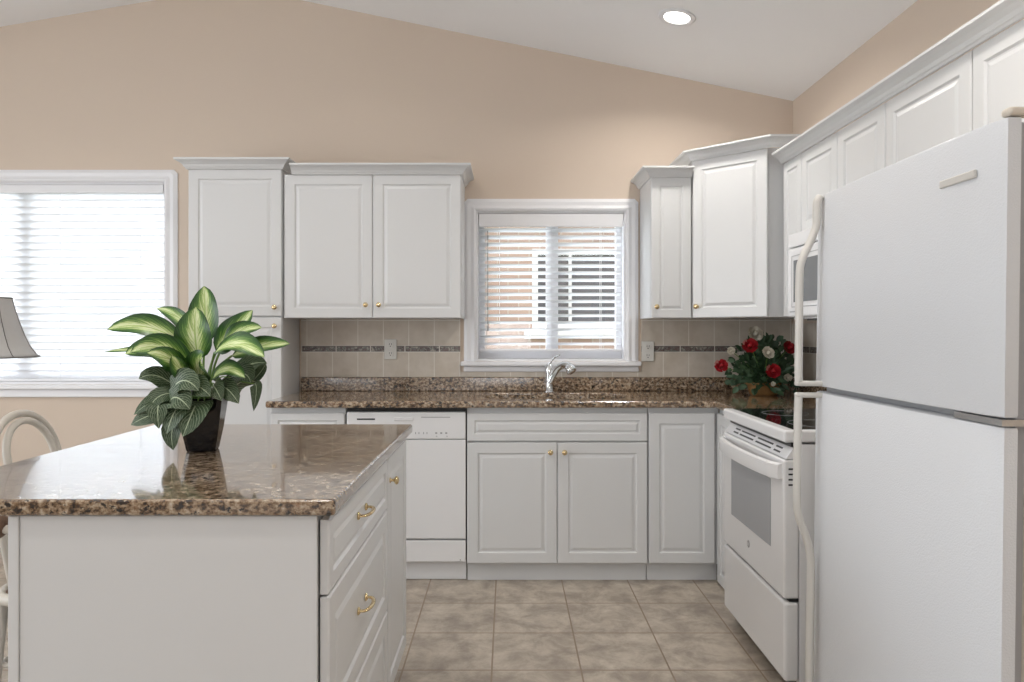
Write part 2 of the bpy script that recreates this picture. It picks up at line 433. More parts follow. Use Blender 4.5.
def blind(name_label, W, tilt, ztop, zbot, valh, wand_x, cords, group=None):
    x0, x1 = W[0] + .016, W[1] - .016
    root = thing('window_blind', name_label, 'blind', ((x0 + x1) / 2, D + .05, zbot))
    ox = (x0 + x1) / 2; a, b = x0 - ox, x1 - ox; t = W[3] - .014 - zbot
    link('valance', bx(a, b, -.052, -.040, t - valh, t, bev=.003), TRIM, root)
    link('headrail', bx(a + .004, b - .004, -.036, .022, t - .045, t), TRIM, root)
    link('bottom_rail', bx(a + .003, b - .003, -.028, .022, 0, .016, bev=.004), TRIM, root)
    bm = bmesh.new(); z = .05; sp = .0418; dz = (ztop - zbot)
    z0 = .045
    while z0 < t - valh + .02:
        n = 4
        for side in (0,):
            top = []; bot = []
            for j in range(n + 1):
                s = (j / n - .5) * .05; cr = .0025 * (1 - (2 * j / n - 1) ** 2)
                y = s * cos(tilt) - cr * sin(tilt); zz = s * sin(tilt) + cr * cos(tilt)
                top.append((y, z0 + zz + .0012)); bot.append((y, z0 + zz - .0012))
            ring = top + bot[::-1]
            A = [bm.verts.new((a + .004, y - .003, q)) for y, q in ring]; B = [bm.verts.new((b - .004, y - .003, q)) for y, q in ring]
            k = len(ring)
            bm.faces.new(A); bm.faces.new(B[::-1])
            for j in range(k): bm.faces.new([A[j], A[(j + 1) % k], B[(j + 1) % k], B[j]])
        z0 += sp
    link('slats', bm, SLAT, root)
    bm = bmesh.new()
    for c in cords:
        for y in (-.033, .027): box(bm, c - ox - .0012, c - ox + .0012, y - .001, y + .001, .016, t - .045)
    link('ladder_cord', bm, TRIM, root)
    if wand_x is not None:
        bm = tube(bmesh.new(), [(wand_x - ox, -.043 , t - .1), (wand_x - ox, -.043, .15)], .003, 8)
        lathe(bm, [(.003, 0), (.006, .004), (.005, .03), (.002, .034)], 8, Matrix.Translation((wand_x - ox, -.043, .12)))
        link('tilt_wand', bm, GREY, root)
    return root
blind('open white slatted blind in the small window above the sink', W1, R(-17), 1.87, 1.137, .078, -.118, [-.13, -.05, .255, .545, .635])
blind('nearly closed white slatted blind in the large window on the left', W2, R(-61), 2.08, .962, .05, None, [-3.6, -3.1, -2.62, -2.15])

# ------------------------------------------------------------------ outside
tag(link('lawn', bx(-12, 10, D + .16, D + 14, -.25, -.15), GRASS), 'strip of lawn between the two houses', 'lawn')['kind'] = 'structure'
nh = thing('neighbour_house', 'pink brick house seen through the blind above the sink', 'house', (0, D + 3.3, -.15))
NW = (.25, 1.18, 1.42, 2.26)
def nbox(name, args, m, par=nh, **k): return link(name, bx(*args, **k), m, par)
bm = bmesh.new()
for r_ in ((-1.7, NW[0], 0, 2.75), (NW[1], 7, 0, 2.75), (NW[0], NW[1], 0, NW[2]), (NW[0], NW[1], NW[3], 2.75)): box(bm, r_[0], r_[1], 0, .2, r_[2], r_[3])
link('brick_wall', bm, BRICK, nh)
nbox('soffit', (-1.9, 7.2, -.5, .2, 2.75, 2.95), TRIM)
bm = bmesh.new(); v = [bm.verts.new(p) for p in ((-2, -.55, 2.95), (7.3, -.55, 2.95), (7.3, 3, 4.6), (-2, 3, 4.6), (-2, 3, 2.95), (7.3, 3, 2.95))]
for q in ((0, 1, 2, 3), (3, 2, 5, 4), (0, 4, 5, 1), (0, 3, 4), (1, 5, 2)): bm.faces.new([v[i] for i in q])
link('roof', bm, mottle('roof_shingle', (.12, .11, .10), .9, .2, 30), nh)
bm = bmesh.new(); x0, x1, z0, z1 = NW
for a in ((x0, x0 + .06, z0, z1), (x1 - .06, x1, z0, z1), (x0 + .06, x1 - .06, z0, z0 + .07), (x0 + .06, x1 - .06, z1 - .06, z1), (.42, .49, z0 + .07, z1 - .06), (.63, .66, z0 + .07, z1 - .06)): box(bm, a[0], a[1], -.02, .06, a[2], a[3])
wf = link('window_frame', bm, TRIM, nh)
link('window_pane', bx(x0 + .06, x1 - .06, .062, .07, z0 + .07, z1 - .06), DKWIN, wf)
nbox('window_ledge', (x0 - .08, x1 + .08, -.06, .0, z0 - .09, z0), TRIM)

# ------------------------------------------------------------------ hardware
def knob(parent, x, z, y=0, s=1.0):
    M = Matrix.Translation((x, y, z)) @ Matrix.Rotation(R(90), 4, 'X')
    bm = lathe(bmesh.new(), [(.009 * s, 0), (.009 * s, .002), (.0045 * s, .004), (.0045 * s, .013), (.010 * s, .016), (.0135 * s, .020), (.0135 * s, .023), (.010 * s, .027), (.004 * s, .029)], 16, M)
    return link('knob', bm, BRASS, parent, smooth=True)
def pull(parent, x, z, y=0):
    bm = bmesh.new(); w_ = .048
    pts = smoothpath([(x - w_, y - .002, z), (x - w_ + .004, y - .018, z), (x - w_ * .4, y - .027, z), (x + w_ * .4, y - .027, z), (x + w_ - .004, y - .018, z), (x + w_, y - .002, z)], 5)
    tube(bm, pts, .0046, 8, (1.2, .8))
    for s in (-1, 1):
        lathe(bm, [(.010, 0), (.010, .003), (.006, .006)], 12, Matrix.Translation((x + s * w_, y, z)) @ Matrix.Rotation(R(90), 4, 'X'))
    return link('handle', bm, BRASS, parent, smooth=True)
def front(parent, kind, x0, x1, z0, z1, y=-.021, knobat=None, pullat=None, narrow=False):
    g = .0015
    rings = ((0, .004), (.004, 0), (.052, 0), (.058, .006), (.064, .006), (.078, .0015))
    if z1 - z0 < .2: rings = ((0, .004), (.004, 0), (.036, 0), (.041, .006), (.046, .006), (.056, .0015))
    if x1 - x0 < .24: rings = ((0, .004), (.004, 0), (.045, 0), (.050, .006), (.055, .006), (.066, .0015))
    o = link(kind, panel(bmesh.new(), x0 + g, x1 - g, z0 + g, z1 - g, y, .019, rings), CAB, parent)
    if knobat: knob(o, knobat[0], knobat[1], y)
    if pullat: pull(o, pullat[0], pullat[1], y)
    return o
def carcass(parent, w_, d, z0, z1, kick=0, name='body'):
    """cabinet case, local front at y=0, depth to y=d"""
    bm = bmesh.new()
    box(bm, 0, w_, 0, d, z0 + kick, z1)
    o = link(name, bm, CAB, parent)
    if kick: link('toe_kick', bx(0, w_, .055, d, z0, z0 + kick), CAB, parent)
    return o

# pantry cabinet
FY = D - .31        # front of the wall-cabinet cases
pan = thing('pantry_cabinet', 'tall narrow white pantry cabinet right of the large window', 'cabinet', (-1.719, FY, 0))
PW = .504
carcass(pan, PW, .308, 0, 2.134, .09)
front(pan, 'door', 0, PW, 1.336, 2.130, knobat=(PW - .035, 1.385))
front(pan, 'door', 0, PW, .095, 1.333, knobat=(PW - .035, 1.285))
bm = sweep(bmesh.new(), [(0, .306), (0, -.022), (PW, -.022), (PW, .306)], CROWN, 2.127)
link('crown_moulding', bm, CAB, pan)
# left wall cabinet
wc = thing('wall_cabinet', 'double-door white wall cabinet above the dishwasher, between pantry and sink window', 'cabinet', (-1.210, FY, 1.328))
WW = .958
carcass(wc, WW, .308, 0, .774)
front(wc, 'door', .010, .483, -.002, .772, knobat=(.483 - .035, .07))
front(wc, 'door', .483, WW, -.002, .772, knobat=(.483 + .035, .07))
bm = sweep(bmesh.new(), [(.050, -.022), (WW, -.022), (WW, .306)], CROWN, .769)
link('crown_moulding', bm, CAB, wc)
# small wall cabinet right of window
sc_ = thing('wall_cabinet', 'slim single-door white wall cabinet just right of the sink window', 'cabinet', (.768, FY, 1.328))
carcass(sc_, .22, .308, 0, .759)
front(sc_, 'door', 0, .219, -.002, .757, knobat=(.028, .06))
bm = sweep(bmesh.new(), [(0, .306), (0, -.022), (.218, -.022)], CROWN, .754)
link('crown_moulding', bm, CAB, sc_)
# corner wall cabinet
cc = thing('corner_wall_cabinet', 'taller white corner wall cabinet with angled door above the flower basket', 'cabinet', (1.0, 3.895, 1.328))
CX, CY = .31, -.29
ang = math.atan2(CY, CX); dl = math.hypot(CX, CY)
poly = [(-.008, .328), (-.008, .012), (CX - .008, CY + .012), (XR - 1.0 - .002, CY + .012), (XR - 1.0 - .002, .328)]
link('body', prism(bmesh.new(), poly, 0, .843), CAB, cc)
sub = link('door', panel(bmesh.new(), .003, dl - .012, .0, .838, -.022), CAB, cc, rotz=ang)
knob(sub, .032, .06, -.022)
pth = [(-.008, .326), (-.008, .0), (CX - .004, CY - .012), (XR - 1.0 - .002, CY - .012)]
nx, ny = CY / dl, -CX / dl
pth = [(-.012, .326), (-.012, -.012), (CX - .010, CY - .018), (XR - 1.0 - .004, CY - .018)]
link('crown_moulding', sweep(bmesh.new(), pth, CROWN, .838), CAB, cc)

# right wall cabinets, local x runs towards the camera, y into the wall
RX = 1.378          # case front; doors stand .021 proud
def rcab(label, ya, yb, z0, z1, doors, knobs=True):
    o = thing('wall_cabinet', label, 'cabinet', (RX, ya, z0), R(-90))
    w_ = ya - yb - .002
    carcass(o, w_, XR - RX - .002, 0, z1 - z0)
    for i, (a, b) in enumerate(doors):
        kx = None
        front(o, 'door', ya - a, ya - b - .001, -.002, z1 - z0 - .002, knobat=((ya - b - .035, .05) if (i % 2 == 0) else (ya - a + .035, .05)) if knobs else None)
    return o
RT = 2.085
rcab('narrow white wall cabinet between corner cabinet and microwave', 3.585, 3.356, 1.328, RT, [(3.575, 3.356)], knobs=False)
rcab('short two-door white wall cabinet directly above the microwave', 3.353, 2.610, 1.705, RT, [(3.353, 2.988), (2.988, 2.610)], knobs=False)
rcab('single-door white wall cabinet between microwave and refrigerator', 2.607, 2.125, 1.328, RT, [(2.607, 2.125)], knobs=False)
rcab('white wall cabinet above the refrigerator, nearest the camera', 2.122, 1.12, 1.72, RT, [(2.122, 1.62), (1.62, 1.12)], knobs=False)
bm = sweep(bmesh.new(), [(RX - .022, 3.578), (RX - .022, 1.118), (XR - .003, 1.118)], CROWN, RT - .004)
tag(link('crown_moulding', bm, CAB), 'long white crown moulding along the top of the right-hand wall cabinets', 'moulding')

# base cabinets along the back
BY = 3.636
def bcab(name, label, xa, xb):
    o = thing(name, label, 'cabinet', (xa, BY, 0)); w_ = xb - xa - .002
    return o, w_
KICK = .09
o, w_ = bcab('base_cabinet', 'white base cabinet with drawer left of the dishwasher, behind the island', -1.186, -.812)
link('body', bx(0, w_, 0, .585, KICK, .874), CAB, o); link('toe_kick', bx(0, w_, .03, .585, 0, KICK - .001), CAB, o)
front(o, 'drawer', 0, w_, .706, .850, pullat=(w_ / 2, .778)); front(o, 'door', 0, w_, .097, .703, knobat=(w_ - .035, .65))
o, w_ = bcab('sink_base_cabinet', 'wide white base cabinet with two doors and false drawer under the sink', -.205, .699)
link('toe_kick', bx(0, w_, .03, .585, 0, KICK - .001), CAB, o)
bm = bmesh.new()
box(bm, 0, .016, 0, .585, KICK, .874); box(bm, w_ - .016, w_, 0, .585, KICK, .874)
box(bm, .016, w_ - .016, 0, .585, KICK, KICK + .016); box(bm, .016, w_ - .016, .57, .585, KICK + .016, .874)
box(bm, .016, w_ - .016, 0, .016, .66, .874)
link('body', bm, CAB, o)
front(o, 'false_drawer', 0, w_, .706, .850)
front(o, 'door', 0, w_ / 2, .097, .703, knobat=(w_ / 2 - .035, .655)); front(o, 'door', w_ / 2, w_, .097, .703, knobat=(w_ / 2 + .035, .655))
o, w_ = bcab('base_cabinet', 'white single-door base cabinet right of the sink cabinet, by the range', .701, 1.036)
link('body', bx(0, w_ + .02, 0, .585, KICK, .874), CAB, o); link('toe_kick', bx(0, w_ + .02, .03, .585, 0, KICK - .001), CAB, o)
front(o, 'door', 0, w_, .097, .850)
# right run: corner part and small unit by the fridge
o = thing('base_cabinet', 'white corner base cabinet filler between back run and range', 'cabinet', (1.06, BY - .002, 0), R(-90))
link('body', bx(0, .468, 0, .595, KICK, .874), CAB, o); link('toe_kick', bx(0, .468, .03, .595, 0, KICK - .001), CAB, o)
link('filler_panel', panel(bmesh.new(), .026, .466, .012, .850, -.02, .019), CAB, o)
o = thing('base_cabinet', 'small white base cabinet squeezed between range and refrigerator', 'cabinet', (1.06, 2.41, 0), R(-90))
link('body', bx(0, .40, 0, .595, KICK, .874), CAB, o); link('toe_kick', bx(0, .40, .05, .595, 0, KICK - .001), CAB, o)
front(o, 'drawer', 0, .40, .706, .850, pullat=(.2, .778)); front(o, 'door', 0, .40, .097, .703, knobat=(.04, .65))

# ------------------------------------------------------------------ worktops
CT0, CT1 = .876, .910
def rrect(x0, x1, y0, y1, r, n=6):
    out = []
    for cx_, cy_, a0 in ((x1 - r, y1 - r, 0), (x0 + r, y1 - r, 90), (x0 + r, y0 + r, 180), (x1 - r, y0 + r, 270)):
        for i in range(n + 1):
            a = R(a0 + 90 * i / n); out.append((cx_ + r * cos(a), cy_ + r * sin(a)))
    return out
SK = (-.125, .625, 3.715, 4.065, .13)
def slab(outer, holes, z0, z1):
    bm = bmesh.new()
    es = []
    for lp in [outer] + holes:
        vs = [bm.verts.new((x, y, z0)) for x, y in lp]
        es += [bm.edges.new((vs[i], vs[(i + 1) % len(vs)])) for i in range(len(vs))]
    r_ = bmesh.ops.triangle_fill(bm, edges=es, use_beauty=True)
    fs = [g for g in r_['geom'] if isinstance(g, bmesh.types.BMFace)]
    e = bmesh.ops.extrude_face_region(bm, geom=fs)
    bmesh.ops.translate(bm, verts=[g for g in e['geom'] if isinstance(g, bmesh.types.BMVert)], vec=(0, 0, z1 - z0))
    return bm
def bevelmod(o, wd, seg=3):
    m = o.modifiers.new('bevel', 'BEVEL'); m.width = wd; m.segments = seg; m.limit_method = 'ANGLE'; m.angle_limit = R(50)
    return o
wt = thing('granite_worktop', 'speckled brown granite worktop along the back wall with low granite upstand', 'countertop', (0, 0, CT0))
outer = [(-1.203, D - .004), (-1.203, 3.59), (1.02, 3.59), (1.02, 3.172), (XR - .004, 3.172), (XR - .004, D - .004)]
bevelmod(link('worktop', slab(outer, [rrect(*SK)], 0, CT1 - CT0), GRANITE, wt), .009)
bm = bmesh.new(); box(bm, -1.203, XR - .03, D - .024, D - .010, CT1 - CT0 + .0005, .114, bev=.004)
box(bm, XR - .024, XR - .012, 3.18, D - .025, CT1 - CT0 + .0005, .114, bev=.004)
link('upstand', bm, GRANITE, wt)
wt2 = tag(link('granite_worktop', bx(0, .63, 0, .412, 0, CT1 - CT0, bev=.008), GRANITE, loc=(1.02, 2.003, CT0)), 'small piece of brown granite worktop between range and refrigerator', 'countertop')

# tiled splashback
sb = thing('tiled_backsplash', 'beige square wall tiles with thin patterned border along the back wall around the sink window', 'backsplash', (0, 0, 0))
sb2 = thing('tiled_backsplash', 'beige square wall tiles with thin patterned border on the right-hand wall behind the range', 'backsplash', (0, 0, 0))
def splash(name, z0, z1, m, th):
    link(name, bx(-1.203, W1[0] - .092, D - th, D - .0015, z0, z1), m, sb)
    link(name, bx(W1[1] + .088, XR - th - .001, D - th, D - .0015, z0, z1), m, sb)
    if z0 < 1.0: link(name, bx(W1[0] - .092, W1[1] + .088, D - th, D - .0015, z0, 1.019), m, sb)
    link(name, bx(XR - th, XR - .0015, 2.003, D - .0015, z0, z1), m, sb2)
splash('tile_row', .9915, 1.136, TILE_LO, .009)
splash('border_tiles', 1.136, 1.171, TILE_BD, .011)
splash('tile_row', 1.171, 1.300, TILE_HI, .009)
link('tile_row', bx(-1.203, W1[0] - .092, D - .009, D - .0015, 1.3, 1.326), TILE_HI, sb)
link('tile_row', bx(W1[1] + .088, XR - .01, D - .009, D - .0015, 1.3, 1.326), TILE_HI, sb)

# outlets
def outlet(label, x, z):
    o = thing('wall_outlet', label, 'outlet', (x, D - .0125, z), group=None)
    link('cover_plate', bx(-.036, .036, -.006, 0, -.058, .058, bev=.004), LINEN, o)
    for s in (-1, 1):
        bm = bx(-.017, .017, -.0085, -.0062, s * .026 - .017, s * .026 + .017, bev=.001)
        r_ = link('socket', bm, LINEN, o)
        bm = bmesh.new()
        for dx in (-.007, .005): box(bm, dx, dx + .0025, -.0092, -.0086, s * .026 - .002, s * .026 + .009)
        lathe(bm, [(.003, 0), (.003, .0006)], 10, Matrix.Translation((0, -.0086, s * .026 - .009)) @ Matrix.Rotation(R(90), 4, 'X'))
        link('slot', bm, BLACK, r_)
outlet('cream wall outlet on the tiles left of the sink window', -.682, 1.152)
outlet('cream wall outlet on the tiles right of the sink window', .812, 1.140)

# sink
sk = thing('kitchen_sink', 'stainless steel undermount sink set in the granite worktop', 'sink', (.25, 3.89, .68))
bm = bmesh.new()
def loop(x0, x1, y0, y1, r, z): return [bm.verts.new((x - .25, y - 3.89, z - .68)) for x, y in rrect(x0, x1, y0, y1, r)]
x0, x1, y0, y1, r = SK
ls = [loop(x0 - .02, x1 + .02, y0 - .02, y1 + .02, r + .02, .873), loop(x0 - .001, x1 + .001, y0 - .001, y1 + .001, r, .873), loop(x0 + .01, x1 - .01, y0 + .01, y1 - .01, r, .72), loop(x0 + .05, x1 - .05, y0 + .05, y1 - .05, r * .8, .69)]
for a, b in zip(ls, ls[1:]):
    for i in range(len(a)): bm.faces.new([a[i], a[(i + 1) % len(a)], b[(i + 1) % len(a)], b[i]])
bm.faces.new(ls[-1])
link('basin', bm, STEEL, sk, smooth=True)
link('drain', lathe(bmesh.new(), [(.04, .0105), (.045, .014), (.03, .015), (.028, .0125)], 20, Matrix.Translation((0, 0, 0))), CHROME, sk, smooth=True)
# faucet
fa = thing('faucet', 'chrome single-lever faucet behind the sink under the window', 'faucet', (.235, 4.125, CT1 + .0005))
bm = lathe(bmesh.new(), [(.030, 0), (.030, .004), (.022, .008), (.0205, .05), (.022, .095), (.025, .125), (.022, .150), (.012, .162), (.003, .166)], 20)
link('base', bm, CHROME, fa, smooth=True)
bm = tube(bmesh.new(), smoothpath([(.0, -.006, .055), (.022, -.02, .10), (.045, -.045, .138), (.078, -.08, .158), (.102, -.105, .150)], 6), [.019] * 6 + [.019] * 12 + [.020] * 7, 14)
link('spout', bm, CHROME, fa, smooth=True)
M = Matrix.Translation((.100, -.103, .153)) @ Matrix.Rotation(R(140), 4, Vector((.7, .7, 0)))
link('spray_head', lathe(bmesh.new(), [(.010, -.008), (.022, 0), (.028, .022), (.029, .038), (.022, .043)], 18, M), CHROME, fa, smooth=True)
bm = tube(bmesh.new(), smoothpath([(0, 0, .156), (.012, -.006, .176), (.034, -.018, .200), (.058, -.03, .214)], 6), [.009] * 6 + [.007] * 6 + [.006] * 7, 10, (1.5, .7))
link('lever', bm, CHROME, fa, smooth=True)

# ------------------------------------------------------------------ dishwasher
dw = thing('dishwasher', 'white built-in dishwasher between base cabinets behind the island', 'dishwasher', (-.808, BY - .021, 0))
DWW = .600
link('body', bx(.004, DWW - .004, .03, .58, .10, .868), APPL, dw)
link('top_gap_strip', bx(.004, DWW - .004, .010, .029, .856, .874), BLACK, dw)
bm = bx(.003, DWW - .003, 0, .029, .718, .853, bev=.006, seg=3)
cp = link('control_panel', bm, APPL, dw)
link('vent_slot', bx(.055, .145, -.0015, .0, .815, .822), BLACK, cp)
link('latch', bx(.24, .335, -.006, 0, .812, .828, bev=.002), APPL, cp)
link('pocket_slot', bx(.375, .52, -.0012, 0, .826, .830), GREY, cp)
for x in (.345, .362, .385, .402): link('button', bx(x, x + .004, -.001, 0, .744, .754), GREY, cp)
for x in (.445, .470, .495): link('button', bx(x, x + .010, -.001, 0, .745, .753), GREY, cp)
for x in (.448, .50): link('button', bx(x, x + .008, -.001, 0, .732, .735), GREY, cp)
link('door_panel', bx(.003, DWW - .003, .001, .029, .222, .715, bev=.003), APPL, dw)
link('lower_panel', bx(.003, DWW - .003, .004, .029, .106, .212, bev=.003), APPL, dw)
link('toe_kick', bx(.003, DWW - .003, .058, .075, .002, .10), APPL, dw)
link('screw', lathe(bmesh.new(), [(.004, 0), (.003, .002)], 8, Matrix.Translation((DWW - .03, .004, .115)) @ Matrix.Rotation(R(90), 4, 'X')), GREY, dw)

# ------------------------------------------------------------------ island
isl = thing('kitchen_island', 'white kitchen island cabinet with three drawers and a door on its right side', 'island', (-.40, 1.52, 0), R(90))
IW, ID = 1.165, .638       # length along y, depth along -x
bm = bmesh.new(); box(bm, 0, IW, 0, ID, .09, .874); link('body', bm, CAB, isl)
link('toe_kick', bx(.0, IW, .06, ID - .04, 0, .089), CAB, isl)
# end panel facing the camera with corner post on the left
link('end_panel', bx(-.010, -.001, -.002, ID - .0206, .0, .873, bev=.002), CAB, isl)
link('corner_post', bx(-.013, -.001, ID - .020, ID + .002, .0, .873, bev=.002), CAB, isl)
SP = .746
for z0, z1 in ((.702, .862), (.388, .699), (.097, .385)):
    front(isl, 'drawer', .004, SP, z0, z1, y=-.024, pullat=(.345, (z0 + z1) / 2 + (.0125)))
front(isl, 'door', SP + .002, IW, .097, .862, y=-.024, knobat=(SP + .042, .783))
ict = tag(bevelmod(link('granite_worktop', bx(-.479, .479, -.61, .61, 0, CT1 - CT0), GRANITE, loc=(-.836, 2.103, CT0)), .008), 'polished brown granite slab on top of the kitchen island', 'countertop')

# ------------------------------------------------------------------ range
rg = thing('electric_range', 'white freestanding electric range with black glass cooktop', 'stove', (.962, 3.162, 0), R(-90))
RW = .70
link('body', bx(.006, RW - .006, .03, .66, .05, .872), APPL, rg)
ck = link('cooktop_frame', bx(0, RW, -.024, .664, .878, .921, bev=.008, seg=3), APPL, rg)
link('glass_top', bx(.022, RW - .022, .012, .60, .9212, .9225), GLASSBLACK, ck)
for cx_, cy_, rr in ((.2, .17, .09), (.53, .17, .11), (.2, .44, .11), (.53, .44, .08)):
    bm = tube(bmesh.new(), [(cx_ + rr * cos(a * pi / 16), cy_ + rr * sin(a * pi / 16), .9227) for a in range(32)], .0006, 4, closed=True)
    link('burner_ring', bm, GREY, ck)
bg_ = link('backguard', bx(.005, RW - .005, .605, .662, .9225, 1.09, bev=.012, seg=3), APPL, rg)
link('control_display', bx(.28, .46, .602, .6045, .99, 1.05), BLACK, bg_)
for x in (.06, .13, .56, .63, .69):
    link('control_knob', lathe(bmesh.new(), [(.022, 0), (.020, .018), (.012, .022)], 16, Matrix.Translation((x, .6045, 1.02)) @ Matrix.Rotation(R(90), 4, 'X')), APPL, bg_, smooth=True)
# vent panel with slots under the cooktop
link('shadow_gap', bx(.012, RW - .012, .004, .029, .862, .8775), BLACK, rg)
bm = bmesh.new()
v = [bm.verts.new(p) for p in ((.006, -.016, .822), (RW - .006, -.016, .822), (RW - .006, .012, .8615), (.006, .012, .8615), (.006, .029, .822), (RW - .006, .029, .822), (RW - .006, .029, .8615), (.006, .029, .8615))]
for q in ((0, 1, 2, 3), (5, 4, 7, 6), (4, 0, 3, 7), (1, 5, 6, 2), (3, 2, 6, 7), (4, 5, 1, 0)): bm.faces.new([v[i] for i in q])
vp = link('vent_panel', bm, APPL, rg)
bm = bmesh.new()
for row in (0, 1):
    for a, b in ((.10, .16), (.18, .34), (.37, .53), (.56, .62)):
        t0, t1 = (.22, .36) if row == 0 else (.56, .70)
        P = lambda x, t: (x, -.016 + .028 * t - .0008, .822 + .0395 * t + .0006)
        q = [bm.verts.new(P(x, t)) for x, t in ((a, t0), (b, t0), (b, t1), (a, t1))]
        e = [bm.verts.new((c.co.x, c.co.y + .0006, c.co.z - .0004)) for c in q]
        bm.faces.new(q); bm.faces.new(e[::-1])
        for i in range(4): bm.faces.new([q[i], e[i], e[(i + 1) % 4], q[(i + 1) % 4]])
link('vent_slot', bm, BLACK, vp)
dr = link('oven_door', bx(.004, RW - .004, -.024, .029, .345, .819, bev=.008, seg=3), APPL, rg)
link('oven_window', bx(.12, .575, -.0252, -.0242, .49, .732), OVENWIN, dr)
bm = bmesh.new()
n = 24; hs = []
for i in range(n + 1):                                         # wide bowed handle
    t_ = i / n; x = .016 + (RW - .032) * t_; bow = sin(pi * t_) ** .45
    yc = -.026 - .040 * bow; hh = .021
    hs.append([bm.verts.new((x, y, z)) for y, z in ((yc - .012, .752), (yc - .015, .770), (yc - .012, .800), (yc, .806), (yc + .012, .800), (yc + .012, .756))])
for a, b in zip(hs, hs[1:]):
    for j in range(6): bm.faces.new([a[j], a[(j + 1) % 6], b[(j + 1) % 6], b[j]])
bm.faces.new(hs[0]); bm.faces.new(hs[-1][::-1])
autosmooth(link('oven_handle', bm, APPL, dr), 40)
bm = bmesh.new()
for k in range(4): box(bm, RW - .0042, RW - .0034, -.008, .010, .785 - k * .018, .791 - k * .018)
link('side_slot', bm, BLACK, dr)
# round maker's emblem
em = link('emblem', lathe(bmesh.new(), [(.0135, 0), (.0135, .0012), (.0115, .0018)], 24, Matrix.Translation((.335, -.0242, .428)) @ Matrix.Rotation(R(90), 4, 'X')), GREY, dr)
def text(body, size, parent, loc, rot, m, name='lettering', ext=.0004):
    c = bpy.data.curves.new(name, 'FONT'); c.body = body; c.size = size; c.extrude = ext; c.align_x = 'CENTER'; c.align_y = 'CENTER'
    tmp = bpy.data.objects.new(name, c); COL.objects.link(tmp)
    dg = bpy.context.evaluated_depsgraph_get(); me = bpy.data.meshes.new_from_object(tmp.evaluated_get(dg))
    bpy.data.objects.remove(tmp)
    me.materials.clear(); me.materials.append(m)
    o = bpy.data.objects.new(name, me); COL.objects.link(o); o.parent = parent; o.location = loc; o.rotation_euler = rot
    return o
text('GE', .014, em, (.335, -.0263, .428), (R(90), 0, 0), APPL)
bm = bx(.004, RW - .004, -.022, .029, .062, .334, bev=.012, seg=4)
link('storage_drawer', bm, APPL, rg)
link('drawer_gap', bx(.008, RW - .008, -.004, .028, .335, .3445), BLACK, rg)
for x in (.03, RW - .06):
    for y in (.05, .58): link('levelling_foot', lathe(bmesh.new(), [(.018, 0), (.018, .049)], 12, Matrix.Translation((x + .015, y, 0.0005))), BLACK, rg)

# ------------------------------------------------------------------ microwave
mw = thing('microwave_oven', 'white over-the-range microwave hung under the short wall cabinet', 'microwave', (1.295, 3.335, 1.312), R(-90))
MW = .72
link('body', bx(0, MW, .02, XR - 1.295 - .004, 0, .389, bev=.004), APPL, mw)
link('vent_grille', bx(.001, MW - .001, -.004, .019, .325, .387, bev=.005), APPL, mw)
link('underside_grille', bx(.05, MW - .05, .06, .30, -.006, -.0005), BLACK, mw)
md = link('door', bx(.001, .555, -.010, .019, .008, .318, bev=.010, seg=3), APPL, mw)
link('door_window', bx(.075, .45, -.0115, -.0102, .075, .262), MICROWIN, md)
bm = bmesh.new()
fx = (.052, .473, .052, .285)
for a in ((fx[0], fx[1], fx[2], fx[2] + .004), (fx[0], fx[1], fx[3] - .004, fx[3]), (fx[0], fx[0] + .004, fx[2] + .004, fx[3] - .004), (fx[1] - .004, fx[1], fx[2] + .004, fx[3] - .004)): box(bm, a[0], a[1], -.0114, -.0102, a[2], a[3])
link('window_surround', bm, GREY, md)
link('badge', bx(.03, .10, -.0114, -.0102, .030, .036), GREY, md)
tube_ = tube(bmesh.new(), smoothpath([(.515, -.010, .04), (.515, -.04, .06), (.515, -.045, .16), (.515, -.04, .26), (.515, -.010, .285)], 5), .008, 10)
link('door_handle', tube_, APPL, md, smooth=True)
kp = link('keypad', bx(.558, MW - .001, -.010, .019, .008, .318, bev=.005), APPL, mw)
link('display', bx(.585, .695, -.0112, -.0101, .255, .29), BLACK, kp)
bm = bmesh.new()
for i in range(3):
    for j in range(5): box(bm, .588 + i * .038, .614 + i * .038, -.0112, -.0101, .06 + j * .035, .08 + j * .035)
link('keys', bm, GREY, kp)

